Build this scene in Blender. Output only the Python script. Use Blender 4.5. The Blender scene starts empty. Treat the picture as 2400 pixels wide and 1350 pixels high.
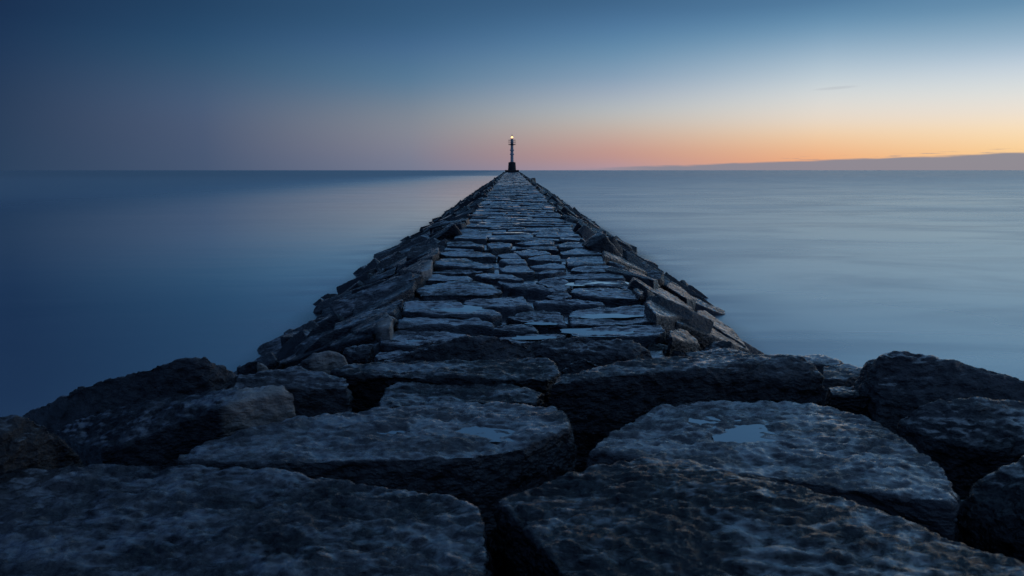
import bpy, bmesh, math, random
import numpy as np
from mathutils import Vector
R = math.radians
rnd = random.Random(7)
sc = bpy.context.scene
col = sc.collection

# ------------------------------------------------------------------ camera
CAM_Z, PITCH, F = 2.75, math.atan(276/1600.0), 1600.0      # F in pixels of a 2400 px wide frame
cd = bpy.data.cameras.new('camera'); cam = bpy.data.objects.new('camera', cd); col.objects.link(cam)
cam.location = (0, 0, CAM_Z); cam.rotation_euler = (R(90)-PITCH, 0, 0)
cd.sensor_width = 36; cd.lens = 36*F/2400; cd.clip_start = .05; cd.clip_end = 60000
cd.dof.use_dof = True; cd.dof.focus_distance = 14.0; cd.dof.aperture_fstop = 3.4
sc.camera = cam

# ------------------------------------------------------------------ sky at dusk
def lin(c):
    return tuple(((v/255)/12.92 if v/255 <= .04045 else ((v/255+.055)/1.055)**2.4) for v in c) + (1,)
world = bpy.data.worlds.new('World'); sc.world = world; world.use_nodes = True
wn, wl = world.node_tree.nodes, world.node_tree.links
wn.clear()
def N(nodes, typ, **kw):
    n = nodes.new(typ)
    for k, v in kw.items():
        if k == 'ins':
            for i, x in v.items(): n.inputs[i].default_value = x
        else: setattr(n, k, v)
    return n
def M(nodes, links, op, a, b=None, c=None, clamp=False):
    n = nodes.new('ShaderNodeMath'); n.operation = op; n.use_clamp = clamp
    for i, v in enumerate((a, b, c)):
        if v is None: continue
        if isinstance(v, (int, float)): n.inputs[i].default_value = v
        else: links.new(v, n.inputs[i])
    return n.outputs[0]
tc = wn.new('ShaderNodeTexCoord'); sep = wn.new('ShaderNodeSeparateXYZ'); wl.new(tc.outputs['Generated'], sep.inputs[0])
el = M(wn, wl, 'ARCSINE', sep.outputs[2]); elf = M(wn, wl, 'DIVIDE', el, R(90), clamp=True)
az = M(wn, wl, 'ARCTAN2', sep.outputs[0], sep.outputs[1])             # 0 = straight out along the causeway, + to the right
def el_of(px, py):
    up = (675-py)*math.cos(PITCH)-F*math.sin(PITCH); fw = F*math.cos(PITCH)+(675-py)*math.sin(PITCH)
    return math.degrees(math.atan2(up, math.hypot(fw, px-1200)))
COLS = {   # pixel column: [(pixel row, colour)...]
 0:    [(390,(44,66,94)),(280,(42,62,90)),(200,(38,59,88)),(130,(32,55,87)),(50,(26,49,81)),(0,(24,45,76))],
 480:  [(390,(70,87,115)),(300,(76,90,117)),(240,(72,92,121)),(180,(60,87,117)),(130,(49,82,113)),(80,(41,75,109)),(0,(34,64,96))],
 960:  [(392,(116,122,144)),(350,(129,129,145)),(300,(133,137,148)),(250,(119,133,149)),(200,(90,123,151)),(160,(81,117,147)),(110,(68,104,142)),(60,(55,93,128)),(0,(50,85,120))],
 1440: [(395,(172,148,160)),(370,(192,146,138)),(340,(196,157,146)),(300,(195,180,168)),(260,(182,188,190)),(220,(160,173,189)),(180,(134,160,184)),(120,(100,141,172)),(60,(78,119,158)),(0,(62,99,134))],
 1920: [(395,(238,165,122)),(365,(238,176,131)),(320,(240,205,165)),(280,(232,217,200)),(230,(217,219,217)),(180,(190,205,215)),(120,(150,178,200)),(60,(105,148,180)),(0,(80,121,157))],
 2400: [(395,(250,192,128)),(350,(250,208,150)),(300,(249,224,188)),(260,(237,225,211)),(210,(221,225,223)),(150,(191,206,220)),(100,(153,181,203)),(50,(126,161,187)),(0,(99,141,173))],
}
Z0, Z1 = (62, 86, 118), (72, 100, 136)
UP = {0:[(22,(27,48,82)),(45,(58,84,118)),(90,Z0)], 480:[(22,(34,64,98)),(45,(66,94,130)),(90,Z0)],
 960:[(22,(46,82,120)),(45,Z1),(90,Z0)], 1440:[(22,(54,92,130)),(45,(76,106,142)),(90,Z0)],
 1920:[(22,(60,98,136)),(45,(80,110,146)),(90,Z0)], 2400:[(22,(70,108,146)),(45,(82,114,150)),(90,Z0)]}
stops = []
for x, rows in COLS.items():
    stops.append((math.degrees(math.atan((x-1200)/F*math.cos(PITCH))), [(max(0, el_of(x, y)), c) for y, c in rows] + UP[x]))
stops.append((62, [(0,(205,160,128)),(2,(206,176,146)),(5,(196,194,190)),(8,(170,186,204)),(14,(104,140,172)),(25,(74,112,150)),(45,(82,114,150)),(90,Z0)]))
stops.append((95, [(0,(120,108,122)),(3,(116,116,134)),(7,(98,116,144)),(14,(72,106,142)),(25,(60,98,136)),(45,(72,100,136)),(90,Z0)]))
stops.append((135, [(0,(120,110,135)),(6,(90,105,135)),(14,(52,82,118)),(25,(44,72,110)),(45,(62,88,122)),(90,Z0)]))
stops.append((180, [(0,(36,44,66)),(6,(32,44,70)),(14,(28,42,70)),(25,(32,50,80)),(45,(54,78,112)),(90,Z0)]))
stops.insert(0, (-90, [(0,(34,46,72)),(6,(30,46,76)),(14,(26,44,76)),(25,(28,48,82)),(45,(52,76,110)),(90,Z0)]))
stops.insert(0, (-180, stops[-1][1]))
prev = None
for i, (a, rows) in enumerate(stops):
    rp = N(wn, 'ShaderNodeValToRGB'); wl.new(elf, rp.inputs[0]); cr = rp.color_ramp; cr.interpolation = 'B_SPLINE'
    while len(cr.elements) < len(rows): cr.elements.new(.5)
    for e, (p, c) in zip(cr.elements, sorted(rows)): pass
    for k, (p, c) in enumerate(sorted(rows)):
        cr.elements[k].position = 1.0
    for k, (p, c) in enumerate(sorted(rows)):
        cr.elements[k].position = min(1, p/90); cr.elements[k].color = lin(c)
    if prev is None: prev = rp.outputs[0]; pa = a; continue
    mr = N(wn, 'ShaderNodeMapRange'); wl.new(az, mr.inputs[0]); mr.inputs[1].default_value = R(pa); mr.inputs[2].default_value = R(a)
    mx = N(wn, 'ShaderNodeMix', data_type='RGBA'); wl.new(mr.outputs[0], mx.inputs[0]); wl.new(prev, mx.inputs[6]); wl.new(rp.outputs[0], mx.inputs[7])
    prev = mx.outputs[2]; pa = a
# low cloud bank on the horizon, rising to the right, with torn wisps along its top
azd = M(wn, wl, 'MULTIPLY', az, 180/math.pi); eld = M(wn, wl, 'MULTIPLY', el, 180/math.pi)
cv = N(wn, 'ShaderNodeCombineXYZ'); wl.new(azd, cv.inputs[0]); wl.new(M(wn, wl, 'MULTIPLY', eld, 14.0), cv.inputs[1])
nz = N(wn, 'ShaderNodeTexNoise', ins={'Scale': .33, 'Detail': 5.0, 'Roughness': .6}); wl.new(cv.outputs[0], nz.inputs['Vector'])
cv1 = N(wn, 'ShaderNodeCombineXYZ'); wl.new(azd, cv1.inputs[0])
nz1 = N(wn, 'ShaderNodeTexNoise', ins={'Scale': .16, 'Detail': 4.0, 'Roughness': .5}); wl.new(cv1.outputs[0], nz1.inputs['Vector'])
top = N(wn, 'ShaderNodeMapRange', clamp=True); wl.new(azd, top.inputs[0])
for i, v in zip((1, 2, 3, 4), (3.5, 37.0, .08, 1.2)): top.inputs[i].default_value = v
topv = M(wn, wl, 'ADD', top.outputs[0], M(wn, wl, 'MULTIPLY', M(wn, wl, 'SUBTRACT', nz1.outputs[0], .5), .25))
topv = M(wn, wl, 'ADD', topv, M(wn, wl, 'MULTIPLY', M(wn, wl, 'SUBTRACT', nz.outputs[0], .5), .34))
band = N(wn, 'ShaderNodeMapRange', interpolation_type='SMOOTHSTEP'); wl.new(M(wn, wl, 'SUBTRACT', topv, eld), band.inputs[0])
band.inputs[1].default_value = -.07; band.inputs[2].default_value = .13
fr = N(wn, 'ShaderNodeMapRange', interpolation_type='SMOOTHSTEP'); wl.new(azd, fr.inputs[0]); fr.inputs[1].default_value = 2.5; fr.inputs[2].default_value = 13.0; fr.inputs[4].default_value = .93
fr2 = N(wn, 'ShaderNodeMapRange', interpolation_type='SMOOTHSTEP'); wl.new(azd, fr2.inputs[0]); fr2.inputs[1].default_value = 70; fr2.inputs[2].default_value = 100; fr2.inputs[3].default_value = 1; fr2.inputs[4].default_value = 0
bandf = M(wn, wl, 'MULTIPLY', M(wn, wl, 'MULTIPLY', band.outputs[0], fr.outputs[0]), fr2.outputs[0])
# wisps
wz = N(wn, 'ShaderNodeTexNoise', ins={'Scale': .5, 'Detail': 4.0, 'Roughness': .55}); 
cv2 = N(wn, 'ShaderNodeCombineXYZ'); wl.new(azd, cv2.inputs[0]); wl.new(M(wn, wl, 'MULTIPLY', eld, 26.0), cv2.inputs[1]); wl.new(cv2.outputs[0], wz.inputs['Vector'])
wt = N(wn, 'ShaderNodeMapRange', interpolation_type='SMOOTHSTEP'); wl.new(wz.outputs[0], wt.inputs[0]); wt.inputs[1].default_value = .56; wt.inputs[2].default_value = .70
dd = M(wn, wl, 'ABSOLUTE', M(wn, wl, 'SUBTRACT', eld, M(wn, wl, 'ADD', topv, .12)))
wb = N(wn, 'ShaderNodeMapRange', interpolation_type='SMOOTHSTEP'); wl.new(dd, wb.inputs[0]); wb.inputs[1].default_value = .25; wb.inputs[2].default_value = .0
wa = N(wn, 'ShaderNodeMapRange', interpolation_type='SMOOTHSTEP'); wl.new(azd, wa.inputs[0]); wa.inputs[1].default_value = 17; wa.inputs[2].default_value = 22
wis = M(wn, wl, 'MULTIPLY', M(wn, wl, 'MULTIPLY', M(wn, wl, 'MULTIPLY', wt.outputs[0], wb.outputs[0]), .75), M(wn, wl, 'MULTIPLY', wa.outputs[0], fr2.outputs[0]))
# one small faint streak higher up
sx_ = M(wn, wl, 'DIVIDE', M(wn, wl, 'SUBTRACT', azd, 24.6), 1.5); sy_ = M(wn, wl, 'DIVIDE', M(wn, wl, 'SUBTRACT', M(wn, wl, 'SUBTRACT', eld, 5.95), M(wn, wl, 'MULTIPLY', sx_, .06)), .11)
sd = M(wn, wl, 'ADD', M(wn, wl, 'MULTIPLY', sx_, sx_), M(wn, wl, 'MULTIPLY', sy_, sy_))
sb = N(wn, 'ShaderNodeMapRange', interpolation_type='SMOOTHSTEP'); wl.new(sd, sb.inputs[0]); sb.inputs[1].default_value = 1.5; sb.inputs[2].default_value = 0; sb.inputs[4].default_value = .17
call = M(wn, wl, 'MAXIMUM', M(wn, wl, 'MAXIMUM', bandf, wis), sb.outputs[0])
mc = N(wn, 'ShaderNodeMix', data_type='RGBA'); wl.new(call, mc.inputs[0]); wl.new(prev, mc.inputs[6]); mc.inputs[7].default_value = lin((132,134,148))
bg = N(wn, 'ShaderNodeBackground'); wl.new(mc.outputs[2], bg.inputs[0]); bg.inputs[1].default_value = 1.0
wo = N(wn, 'ShaderNodeOutputWorld'); wl.new(bg.outputs[0], wo.inputs[0])
# the afterglow low on the right: one weak, very wide sun
sd_ = bpy.data.lights.new('afterglow_sun', 'SUN'); sd_.energy = .03; sd_.angle = R(24); sd_.color = (1, .82, .68)
so = bpy.data.objects.new('afterglow_sun', sd_); col.objects.link(so)
_d = Vector((math.sin(R(78))*math.cos(R(9)), math.cos(R(78))*math.cos(R(9)), math.sin(R(9))))
so.rotation_euler = (-_d).to_track_quat('-Z', 'Y').to_euler()
vs = sc.view_settings; vs.view_transform = 'Standard'; vs.look = 'None'; vs.exposure = 0; vs.gamma = 1; vs.use_curve_mapping = False
sc.cycles.max_bounces = 6; sc.cycles.use_denoising = True

# ------------------------------------------------------------------ helpers
def unproj(px, py, z):
    dx, dv = px-1200, 675-py
    d = Vector((dx, F*math.cos(PITCH)+dv*math.sin(PITCH), dv*math.cos(PITCH)-F*math.sin(PITCH)))
    t = (z-CAM_Z)/d.z
    return np.array((d.x*t, d.y*t, z))
ZP = [(0,.93),(6.4,.96),(7.2,1.0),(8.65,1.12),(12.3,1.2),(23,1.27),(36,1.45),(58,1.63),(155,2.27),(400,2.27)]
def zp(y): return float(np.interp(y, [a for a, b in ZP], [b for a, b in ZP]))
def xc(y): return float(np.interp(y, [0, 40, 155], [.13, .15, 0]))
def xw(y): return float(np.interp(y, [7, 10, 22, 43, 110], [3.45, 3.55, 3.95, 3.95, 4.7]))
def unproj_pave(px, py, dz=0.0):
    z = 1.1
    for _ in range(12):
        p = unproj(px, py, z); z = zp(p[1])+dz
    return unproj(px, py, z)
def tag(o, label=None, cat=None, group=None, kind=None):
    if label: o['label'] = label
    if cat: o['category'] = cat
    if group: o['group'] = group
    if kind: o['kind'] = kind
    return o
def link(name, me, mat=None, parent=None):
    o = bpy.data.objects.new(name, me); col.objects.link(o)
    if mat and not me.materials: me.materials.append(mat)
    if parent: o.parent = parent
    return o
def mesh_from(name, v, f, smooth=True):
    me = bpy.data.meshes.new(name); me.from_pydata([tuple(map(float, p)) for p in v], [], [list(map(int, q)) for q in f])
    me.polygons.foreach_set('use_smooth', [smooth]*len(me.polygons)); me.update(); return me
_rs = np.random.RandomState(3)
_perm = np.tile(_rs.permutation(256), 2); _grad = _rs.normal(size=(256, 3)); _grad /= np.linalg.norm(_grad, axis=1)[:, None]
def noise(p):
    i = np.floor(p).astype(np.int64); f = p-i; u = f*f*f*(f*(f*6-15)+10); i &= 255
    r = 0
    for a in (0, 1):
        wa = u[:, 0] if a else 1-u[:, 0]; ia = _perm[(i[:, 0]+a) & 255]
        for b in (0, 1):
            wb = u[:, 1] if b else 1-u[:, 1]; ib = _perm[(ia+i[:, 1]+b) & 255]
            for c in (0, 1):
                wc = u[:, 2] if c else 1-u[:, 2]; g = _grad[_perm[(ib+i[:, 2]+c) & 255]]
                r = r + wa*wb*wc*(g[:, 0]*(f[:, 0]-a)+g[:, 1]*(f[:, 1]-b)+g[:, 2]*(f[:, 2]-c))
    return r*1.6
_cv = _rs.uniform(-1, 1, size=(256, 3)); _ct = _rs.normal(size=(256, 3)); _ch = _rs.uniform(-1, 1, 256)
def facet(p):
    """broken flat faces: every cell of a jittered grid is one plane, tilted its own way"""
    i0 = np.floor(p).astype(np.int64); n_ = len(p); F1 = np.full(n_, 9.0); F2 = np.full(n_, 9.0); H = np.zeros(n_)
    for a in (-1, 0, 1):
        for b in (-1, 0, 1):
            for c in (-1, 0, 1):
                j = i0+np.array((a, b, c)); k = _perm[(_perm[(_perm[j[:, 0] & 255]+j[:, 1]) & 255]+j[:, 2]) & 255]
                r = p-(j+.5+.42*_cv[k]); d = np.sqrt((r*r).sum(1)); h = (r*_ct[k]).sum(1)*.55+_ch[k]*.28
                m1 = d < F1; F2 = np.where(m1, F1, np.minimum(F2, d)); H = np.where(m1, h, H); F1 = np.where(m1, d, F1)
    w = np.clip((F2-F1)/.10, 0, 1)
    return H*w
def rock_noise(p, off, amp, far=False):
    """bedded, pitted stone relief in metres"""
    q = p+off
    w = np.stack([noise(q*2.1+7), noise(q*2.1+31), noise(q*2.1+53)], 1)*.08
    q2 = q+w
    h = amp*1.3*noise(q2*1.7)+amp*.8*noise(q2*np.array([3.3, 4.6, 6.0]))
    h += amp*.85*facet(q2*np.array([2.4, 3.8, 4.6]))
    ck = noise(q2*np.array([1.1, 3.4, 2.6])+91); h -= amp*.8*np.exp(-(ck/.018)**2)*(noise(q*.9+17) > .1)
    if not far:
        pit = noise(q2*np.array([9, 17, 17])+3); h += amp*.95*np.minimum(pit*1.3, .22+.3*pit)
        pit = noise(q2*np.array([18, 34, 34])+9); h += amp*.52*np.minimum(pit*1.3, .2+.3*pit)
        h += amp*.22*facet(q2*np.array([8, 14, 14])+5)
        h += amp*.20*noise(q2*np.array([30, 44, 44]))
        h += amp*.12*noise(q2*np.array([66, 90, 80]))
    return h
def get_vf(me):
    v = np.empty(len(me.vertices)*3); me.vertices.foreach_get('co', v); v = v.reshape(-1, 3)
    n = np.empty(len(me.vertices)*3); me.vertex_normals.foreach_get('vector', n); n = n.reshape(-1, 3)
    e = np.empty(len(me.edges)*2, dtype=np.int64); me.edges.foreach_get('vertices', e); e = e.reshape(-1, 2)
    return v, n, e
def smooth(v, e, it, k=.5):
    n = len(v); deg = np.maximum(np.bincount(e.ravel(), minlength=n), 1)[:, None]
    for _ in range(it):
        s = np.zeros_like(v)
        for c in range(3):
            s[:, c] = np.bincount(e[:, 0], v[e[:, 1], c], n)+np.bincount(e[:, 1], v[e[:, 0], c], n)
        v = v+k*(s/deg-v)
    return v
def hull_rock(name, pts, vox, amp, sm=6, off=None, post=None, far=False, fresh=None, chips=0, cd=.06):
    bm = bmesh.new()
    for p in pts: bm.verts.new(tuple(map(float, p)))
    r = bmesh.ops.convex_hull(bm, input=bm.verts)
    junk = [g for g in r['geom_interior'] if isinstance(g, bmesh.types.BMVert)]
    if junk: bmesh.ops.delete(bm, geom=junk, context='VERTS')
    for v in [v for v in bm.verts if not v.link_faces]: bm.verts.remove(v)
    me = bpy.data.meshes.new('t'); bm.to_mesh(me); bm.free()
    o = bpy.data.objects.new('t', me); col.objects.link(o)
    m = o.modifiers.new('r', 'REMESH'); m.mode = 'VOXEL'; m.voxel_size = vox
    dg = bpy.context.evaluated_depsgraph_get(); m2 = bpy.data.meshes.new_from_object(o.evaluated_get(dg))
    bpy.data.objects.remove(o); bpy.data.meshes.remove(me)
    m2.name = name; v, n, e = get_vf(m2); rc = np.random.RandomState(int(abs(v[0, 0]*977))+len(v))
    for _ in range(chips):
        d = rc.normal(size=3); d[2] = abs(d[2])*rc.uniform(.1, 1.2); d /= np.linalg.norm(d)
        t = v @ d; lim = t.max()-rc.uniform(.25, 1.6)*cd; k = t > lim; v[k] -= d*(t[k]-lim)[:, None]*.97
    v = smooth(v, e, sm)
    off = np.array(off if off is not None else [rnd.uniform(0, 200) for _ in range(3)])
    m2.vertices.foreach_set('co', v.ravel()); m2.update(); v, n, e = get_vf(m2)
    # chunky large-scale knocks first, then relief
    v = v+n*(rock_noise(v, off, amp, far))[:, None]
    if post is not None: v = post(v)
    m2.vertices.foreach_set('co', v.ravel())
    m2.polygons.foreach_set('use_smooth', [True]*len(m2.polygons)); m2.update()
    if fresh is not None:
        at = m2.attributes.new('fresh', 'FLOAT', 'POINT'); at.data.foreach_set('value', np.clip(fresh(v), 0, 1).astype(np.float32))
    return m2

# ------------------------------------------------------------------ materials
def rock_mat(name, c1, c2, r1, r2, bump=.35, wet=.5, film_w=.8, ior=1.5):
    m = bpy.data.materials.new(name); m.use_nodes = True; n, l = m.node_tree.nodes, m.node_tree.links
    b = n['Principled BSDF']; g = n.new('ShaderNodeNewGeometry'); oi = n.new('ShaderNodeObjectInfo')
    P = g.outputs['Position']
    a = N(n, 'ShaderNodeTexNoise', ins={'Scale': 2.2, 'Detail': 6.0, 'Roughness': .6}); l.new(P, a.inputs['Vector'])
    s = N(n, 'ShaderNodeTexNoise', ins={'Scale': 13.0, 'Detail': 5.0, 'Roughness': .6}); l.new(P, s.inputs['Vector'])
    k = M(n, l, 'ADD', M(n, l, 'MULTIPLY', a.outputs[0], .6), M(n, l, 'MULTIPLY', s.outputs[0], .55))
    k = M(n, l, 'ADD', k, M(n, l, 'MULTIPLY', M(n, l, 'SUBTRACT', oi.outputs['Random'], .5), .35))
    kr = N(n, 'ShaderNodeMapRange', ins={1: .50, 2: .74}); l.new(k, kr.inputs[0])
    mx = N(n, 'ShaderNodeMix', data_type='RGBA'); l.new(kr.outputs[0], mx.inputs[0]); mx.inputs[6].default_value = c1+(1,); mx.inputs[7].default_value = c2+(1,)
    fa = N(n, 'ShaderNodeAttribute', attribute_name='fresh')
    fz = N(n, 'ShaderNodeTexNoise', ins={'Scale': 9.0, 'Detail': 5.0, 'Roughness': .65}); l.new(P, fz.inputs['Vector'])
    ff = N(n, 'ShaderNodeMapRange', ins={1: .33, 2: .55}); l.new(fz.outputs[0], ff.inputs[0]); ff.inputs[1].default_value = .25; ff.inputs[2].default_value = .42
    fm = M(n, l, 'MULTIPLY', fa.outputs['Fac'], ff.outputs[0], clamp=True)
    m2 = N(n, 'ShaderNodeMix', data_type='RGBA'); l.new(fm, m2.inputs[0]); l.new(mx.outputs[2], m2.inputs[6]); m2.inputs[7].default_value = (.50, .44, .38, 1)
    l.new(m2.outputs[2], b.inputs['Base Color'])
    # wet film: patches of low roughness
    wv = N(n, 'ShaderNodeTexNoise', ins={'Scale': 3.1, 'Detail': 5.0, 'Roughness': .62, 'Distortion': .4}); l.new(P, wv.inputs['Vector'])
    wr = N(n, 'ShaderNodeMapRange', ins={1: .62-.25*wet, 2: .40-.1*wet, 3: r1, 4: r2}); l.new(wv.outputs[0], wr.inputs[0])
    rr = M(n, l, 'ADD', wr.outputs[0], M(n, l, 'MULTIPLY', fm, .3), clamp=True); l.new(rr, b.inputs['Roughness'])
    b.inputs['IOR'].default_value = ior; b.inputs['Specular Tint'].default_value = (.84, .91, 1, 1)
    # fine relief, bedded along the stone
    mp = N(n, 'ShaderNodeMapping'); l.new(P, mp.inputs['Vector']); mp.inputs['Scale'].default_value = (.6, 1, 1.2)
    b1 = N(n, 'ShaderNodeTexNoise', ins={'Scale': 20.0, 'Detail': 6.0, 'Roughness': .6, 'Distortion': .2}); l.new(mp.outputs[0], b1.inputs['Vector'])
    b2 = N(n, 'ShaderNodeTexVoronoi', ins={'Scale': 42.0}); l.new(mp.outputs[0], b2.inputs['Vector'])
    b3 = N(n, 'ShaderNodeTexNoise', ins={'Scale': 75.0, 'Detail': 3.0, 'Roughness': .6}); l.new(mp.outputs[0], b3.inputs['Vector'])
    hh = M(n, l, 'ADD', M(n, l, 'ADD', b1.outputs[0], M(n, l, 'MULTIPLY', b2.outputs[0], .3)), M(n, l, 'MULTIPLY', b3.outputs[0], .35))
    bp = N(n, 'ShaderNodeBump', ins={'Strength': bump, 'Distance': .05}); l.new(hh, bp.inputs['Height']); l.new(bp.outputs[0], b.inputs['Normal'])
    # thin water film lying in patches on the upward faces
    mpf = N(n, 'ShaderNodeMapping'); l.new(P, mpf.inputs['Vector']); mpf.inputs['Scale'].default_value = (.7, 1.3, 1)
    fn = N(n, 'ShaderNodeTexNoise', ins={'Scale': 3.0, 'Detail': 7.0, 'Roughness': .72, 'Distortion': .4}); l.new(mpf.outputs[0], fn.inputs['Vector'])
    fk = M(n, l, 'ADD', fn.outputs[0], M(n, l, 'MULTIPLY', M(n, l, 'SUBTRACT', b1.outputs[0], .5), -.45))
    fk = M(n, l, 'ADD', fk, M(n, l, 'MULTIPLY', M(n, l, 'SUBTRACT', oi.outputs['Random'], .5), .05))
    fr_ = N(n, 'ShaderNodeMapRange', interpolation_type='SMOOTHSTEP', ins={1: .58-.16*wet, 2: .76-.16*wet}); l.new(fk, fr_.inputs[0])
    sn = N(n, 'ShaderNodeSeparateXYZ'); l.new(g.outputs['Normal'], sn.inputs[0])
    up = N(n, 'ShaderNodeMapRange', interpolation_type='SMOOTHSTEP', ins={1: .74, 2: .94}); l.new(sn.outputs[2], up.inputs[0])
    lw = n.new('ShaderNodeLayerWeight'); lw.inputs[0].default_value = .5
    film = M(n, l, 'MULTIPLY', M(n, l, 'MULTIPLY', M(n, l, 'MULTIPLY', fr_.outputs[0], up.outputs[0]), lw.outputs['Facing']), film_w)
    bp2 = N(n, 'ShaderNodeBump', ins={'Strength': bump*.4, 'Distance': .03}); l.new(hh, bp2.inputs['Height'])
    gl = n.new('ShaderNodeBsdfGlossy'); gl.inputs['Roughness'].default_value = .17; gl.inputs['Color'].default_value = (.95, .97, 1, 1); l.new(bp2.outputs[0], gl.inputs['Normal'])
    ms = n.new('ShaderNodeMixShader'); l.new(film, ms.inputs[0]); l.new(b.outputs[0], ms.inputs[1]); l.new(gl.outputs[0], ms.inputs[2]); l.new(ms.outputs[0], n['Material Output'].inputs[0])
    return m
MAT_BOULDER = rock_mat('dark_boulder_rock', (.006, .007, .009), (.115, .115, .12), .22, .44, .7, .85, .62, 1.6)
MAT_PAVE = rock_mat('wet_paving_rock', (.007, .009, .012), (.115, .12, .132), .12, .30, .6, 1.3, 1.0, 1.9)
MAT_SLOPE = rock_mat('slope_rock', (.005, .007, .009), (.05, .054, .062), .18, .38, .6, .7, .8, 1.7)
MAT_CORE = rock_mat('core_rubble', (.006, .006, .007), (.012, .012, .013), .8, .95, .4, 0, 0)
def simple(name, c, rough=.6, metal=0.0, bump=0.0, scale=20):
    m = bpy.data.materials.new(name); m.use_nodes = True; n, l = m.node_tree.nodes, m.node_tree.links; b = n['Principled BSDF']
    nz = N(n, 'ShaderNodeTexNoise', ins={'Scale': float(scale), 'Detail': 4.0}); g = n.new('ShaderNodeNewGeometry'); l.new(g.outputs['Position'], nz.inputs['Vector'])
    mx = N(n, 'ShaderNodeMix', data_type='RGBA'); l.new(nz.outputs[0], mx.inputs[0]); mx.inputs[6].default_value = tuple(x*.7 for x in c)+(1,); mx.inputs[7].default_value = tuple(x*1.25 for x in c)+(1,)
    l.new(mx.outputs[2], b.inputs['Base Color']); b.inputs['Roughness'].default_value = rough; b.inputs['Metallic'].default_value = metal
    if bump:
        bp = N(n, 'ShaderNodeBump', ins={'Strength': bump, 'Distance': .05}); l.new(nz.outputs[0], bp.inputs['Height']); l.new(bp.outputs[0], b.inputs['Normal'])
    return m
MAT_PUDDLE = bpy.data.materials.new('puddle_water'); MAT_PUDDLE.use_nodes = True
_b = MAT_PUDDLE.node_tree.nodes['Principled BSDF']; _b.inputs['Base Color'].default_value = (.02, .028, .035, 1); _b.inputs['Roughness'].default_value = .03; _b.inputs['IOR'].default_value = 1.45
_b.inputs['Specular IOR Level'].default_value = .7

_n, _l = MAT_PUDDLE.node_tree.nodes, MAT_PUDDLE.node_tree.links
_g = _n.new('ShaderNodeBsdfGlossy'); _g.inputs['Roughness'].default_value = .03; _g.inputs['Color'].default_value = (.97, .98, 1, 1)
_m = _n.new('ShaderNodeMixShader'); _w = _n.new('ShaderNodeLayerWeight'); _w.inputs[0].default_value = .5; _l.new(M(_n, _l, 'POWER', _w.outputs['Facing'], 1.35), _m.inputs[0]); _l.new(_b.outputs[0], _m.inputs[1]); _l.new(_g.outputs[0], _m.inputs[2]); _l.new(_m.outputs[0], _n['Material Output'].inputs[0])
# ------------------------------------------------------------------ the sea
m = MAT_SEA = bpy.data.materials.new('long_still_sea'); m.use_nodes = True; n, l = m.node_tree.nodes, m.node_tree.links
b = n['Principled BSDF']; g = n.new('ShaderNodeNewGeometry'); sp = n.new('ShaderNodeSeparateXYZ'); l.new(g.outputs['Position'], sp.inputs[0])
X, Y = sp.outputs[0], sp.outputs[1]
mp = N(n, 'ShaderNodeMapping'); l.new(g.outputs['Position'], mp.inputs['Vector']); mp.inputs['Scale'].default_value = (.035, .11, 1)
n1 = N(n, 'ShaderNodeTexNoise', ins={'Scale': 1.0, 'Detail': 4.0, 'Roughness': .5}); l.new(mp.outputs[0], n1.inputs['Vector'])
mp2 = N(n, 'ShaderNodeMapping'); l.new(g.outputs['Position'], mp2.inputs['Vector']); mp2.inputs['Scale'].default_value = (.22, .8, 1)
n2 = N(n, 'ShaderNodeTexNoise', ins={'Scale': 1.0, 'Detail': 2.0, 'Roughness': .45}); l.new(mp2.outputs[0], n2.inputs['Vector'])
b.inputs['Base Color'].default_value = (.16, .21, .235, 1)
b.inputs['IOR'].default_value = 1.333
# roughness: smoothed swell, calmer in the lee along the left side
lee_x = N(n, 'ShaderNodeMapRange', interpolation_type='SMOOTHSTEP', ins={1: -2.0, 2: -70.0, 3: 1.0, 4: 0.0}); l.new(X, lee_x.inputs[0])
lee_l = M(n, l, 'LESS_THAN', X, 0.0)
lee = M(n, l, 'MULTIPLY', lee_x.outputs[0], lee_l)
lee_y = N(n, 'ShaderNodeMapRange', interpolation_type='SMOOTHSTEP', ins={1: 4.0, 2: 20.0}); l.new(Y, lee_y.inputs[0])
lee_y2 = N(n, 'ShaderNodeMapRange', interpolation_type='SMOOTHSTEP', ins={1: 400.0, 2: 300.0}); l.new(Y, lee_y2.inputs[0])
lee = M(n, l, 'MULTIPLY', M(n, l, 'MULTIPLY', lee, lee_y.outputs[0]), lee_y2.outputs[0])
far_l = N(n, 'ShaderNodeMapRange', interpolation_type='SMOOTHSTEP', ins={1: -12.0, 2: -60.0, 3: 0.0, 4: .12}); l.new(X, far_l.inputs[0])
rg = M(n, l, 'ADD', M(n, l, 'ADD', .27, far_l.outputs[0]), M(n, l, 'MULTIPLY', M(n, l, 'SUBTRACT', n1.outputs[0], .5), .09))
rg = M(n, l, 'SUBTRACT', rg, M(n, l, 'MULTIPLY', lee, .20), clamp=True)
l.new(rg, b.inputs['Roughness'])
fd = N(n, 'ShaderNodeMapRange', interpolation_type='SMOOTHSTEP', ins={1: 25.0, 2: 260.0, 3: 0.0, 4: .07}); l.new(Y, fd.inputs[0])
rg = M(n, l, 'ADD', rg, fd.outputs[0], clamp=True)
bp = N(n, 'ShaderNodeBump', ins={'Strength': .07, 'Distance': .05}); l.new(n2.outputs[0], bp.inputs['Height']); l.new(bp.outputs[0], b.inputs['Normal'])
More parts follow.
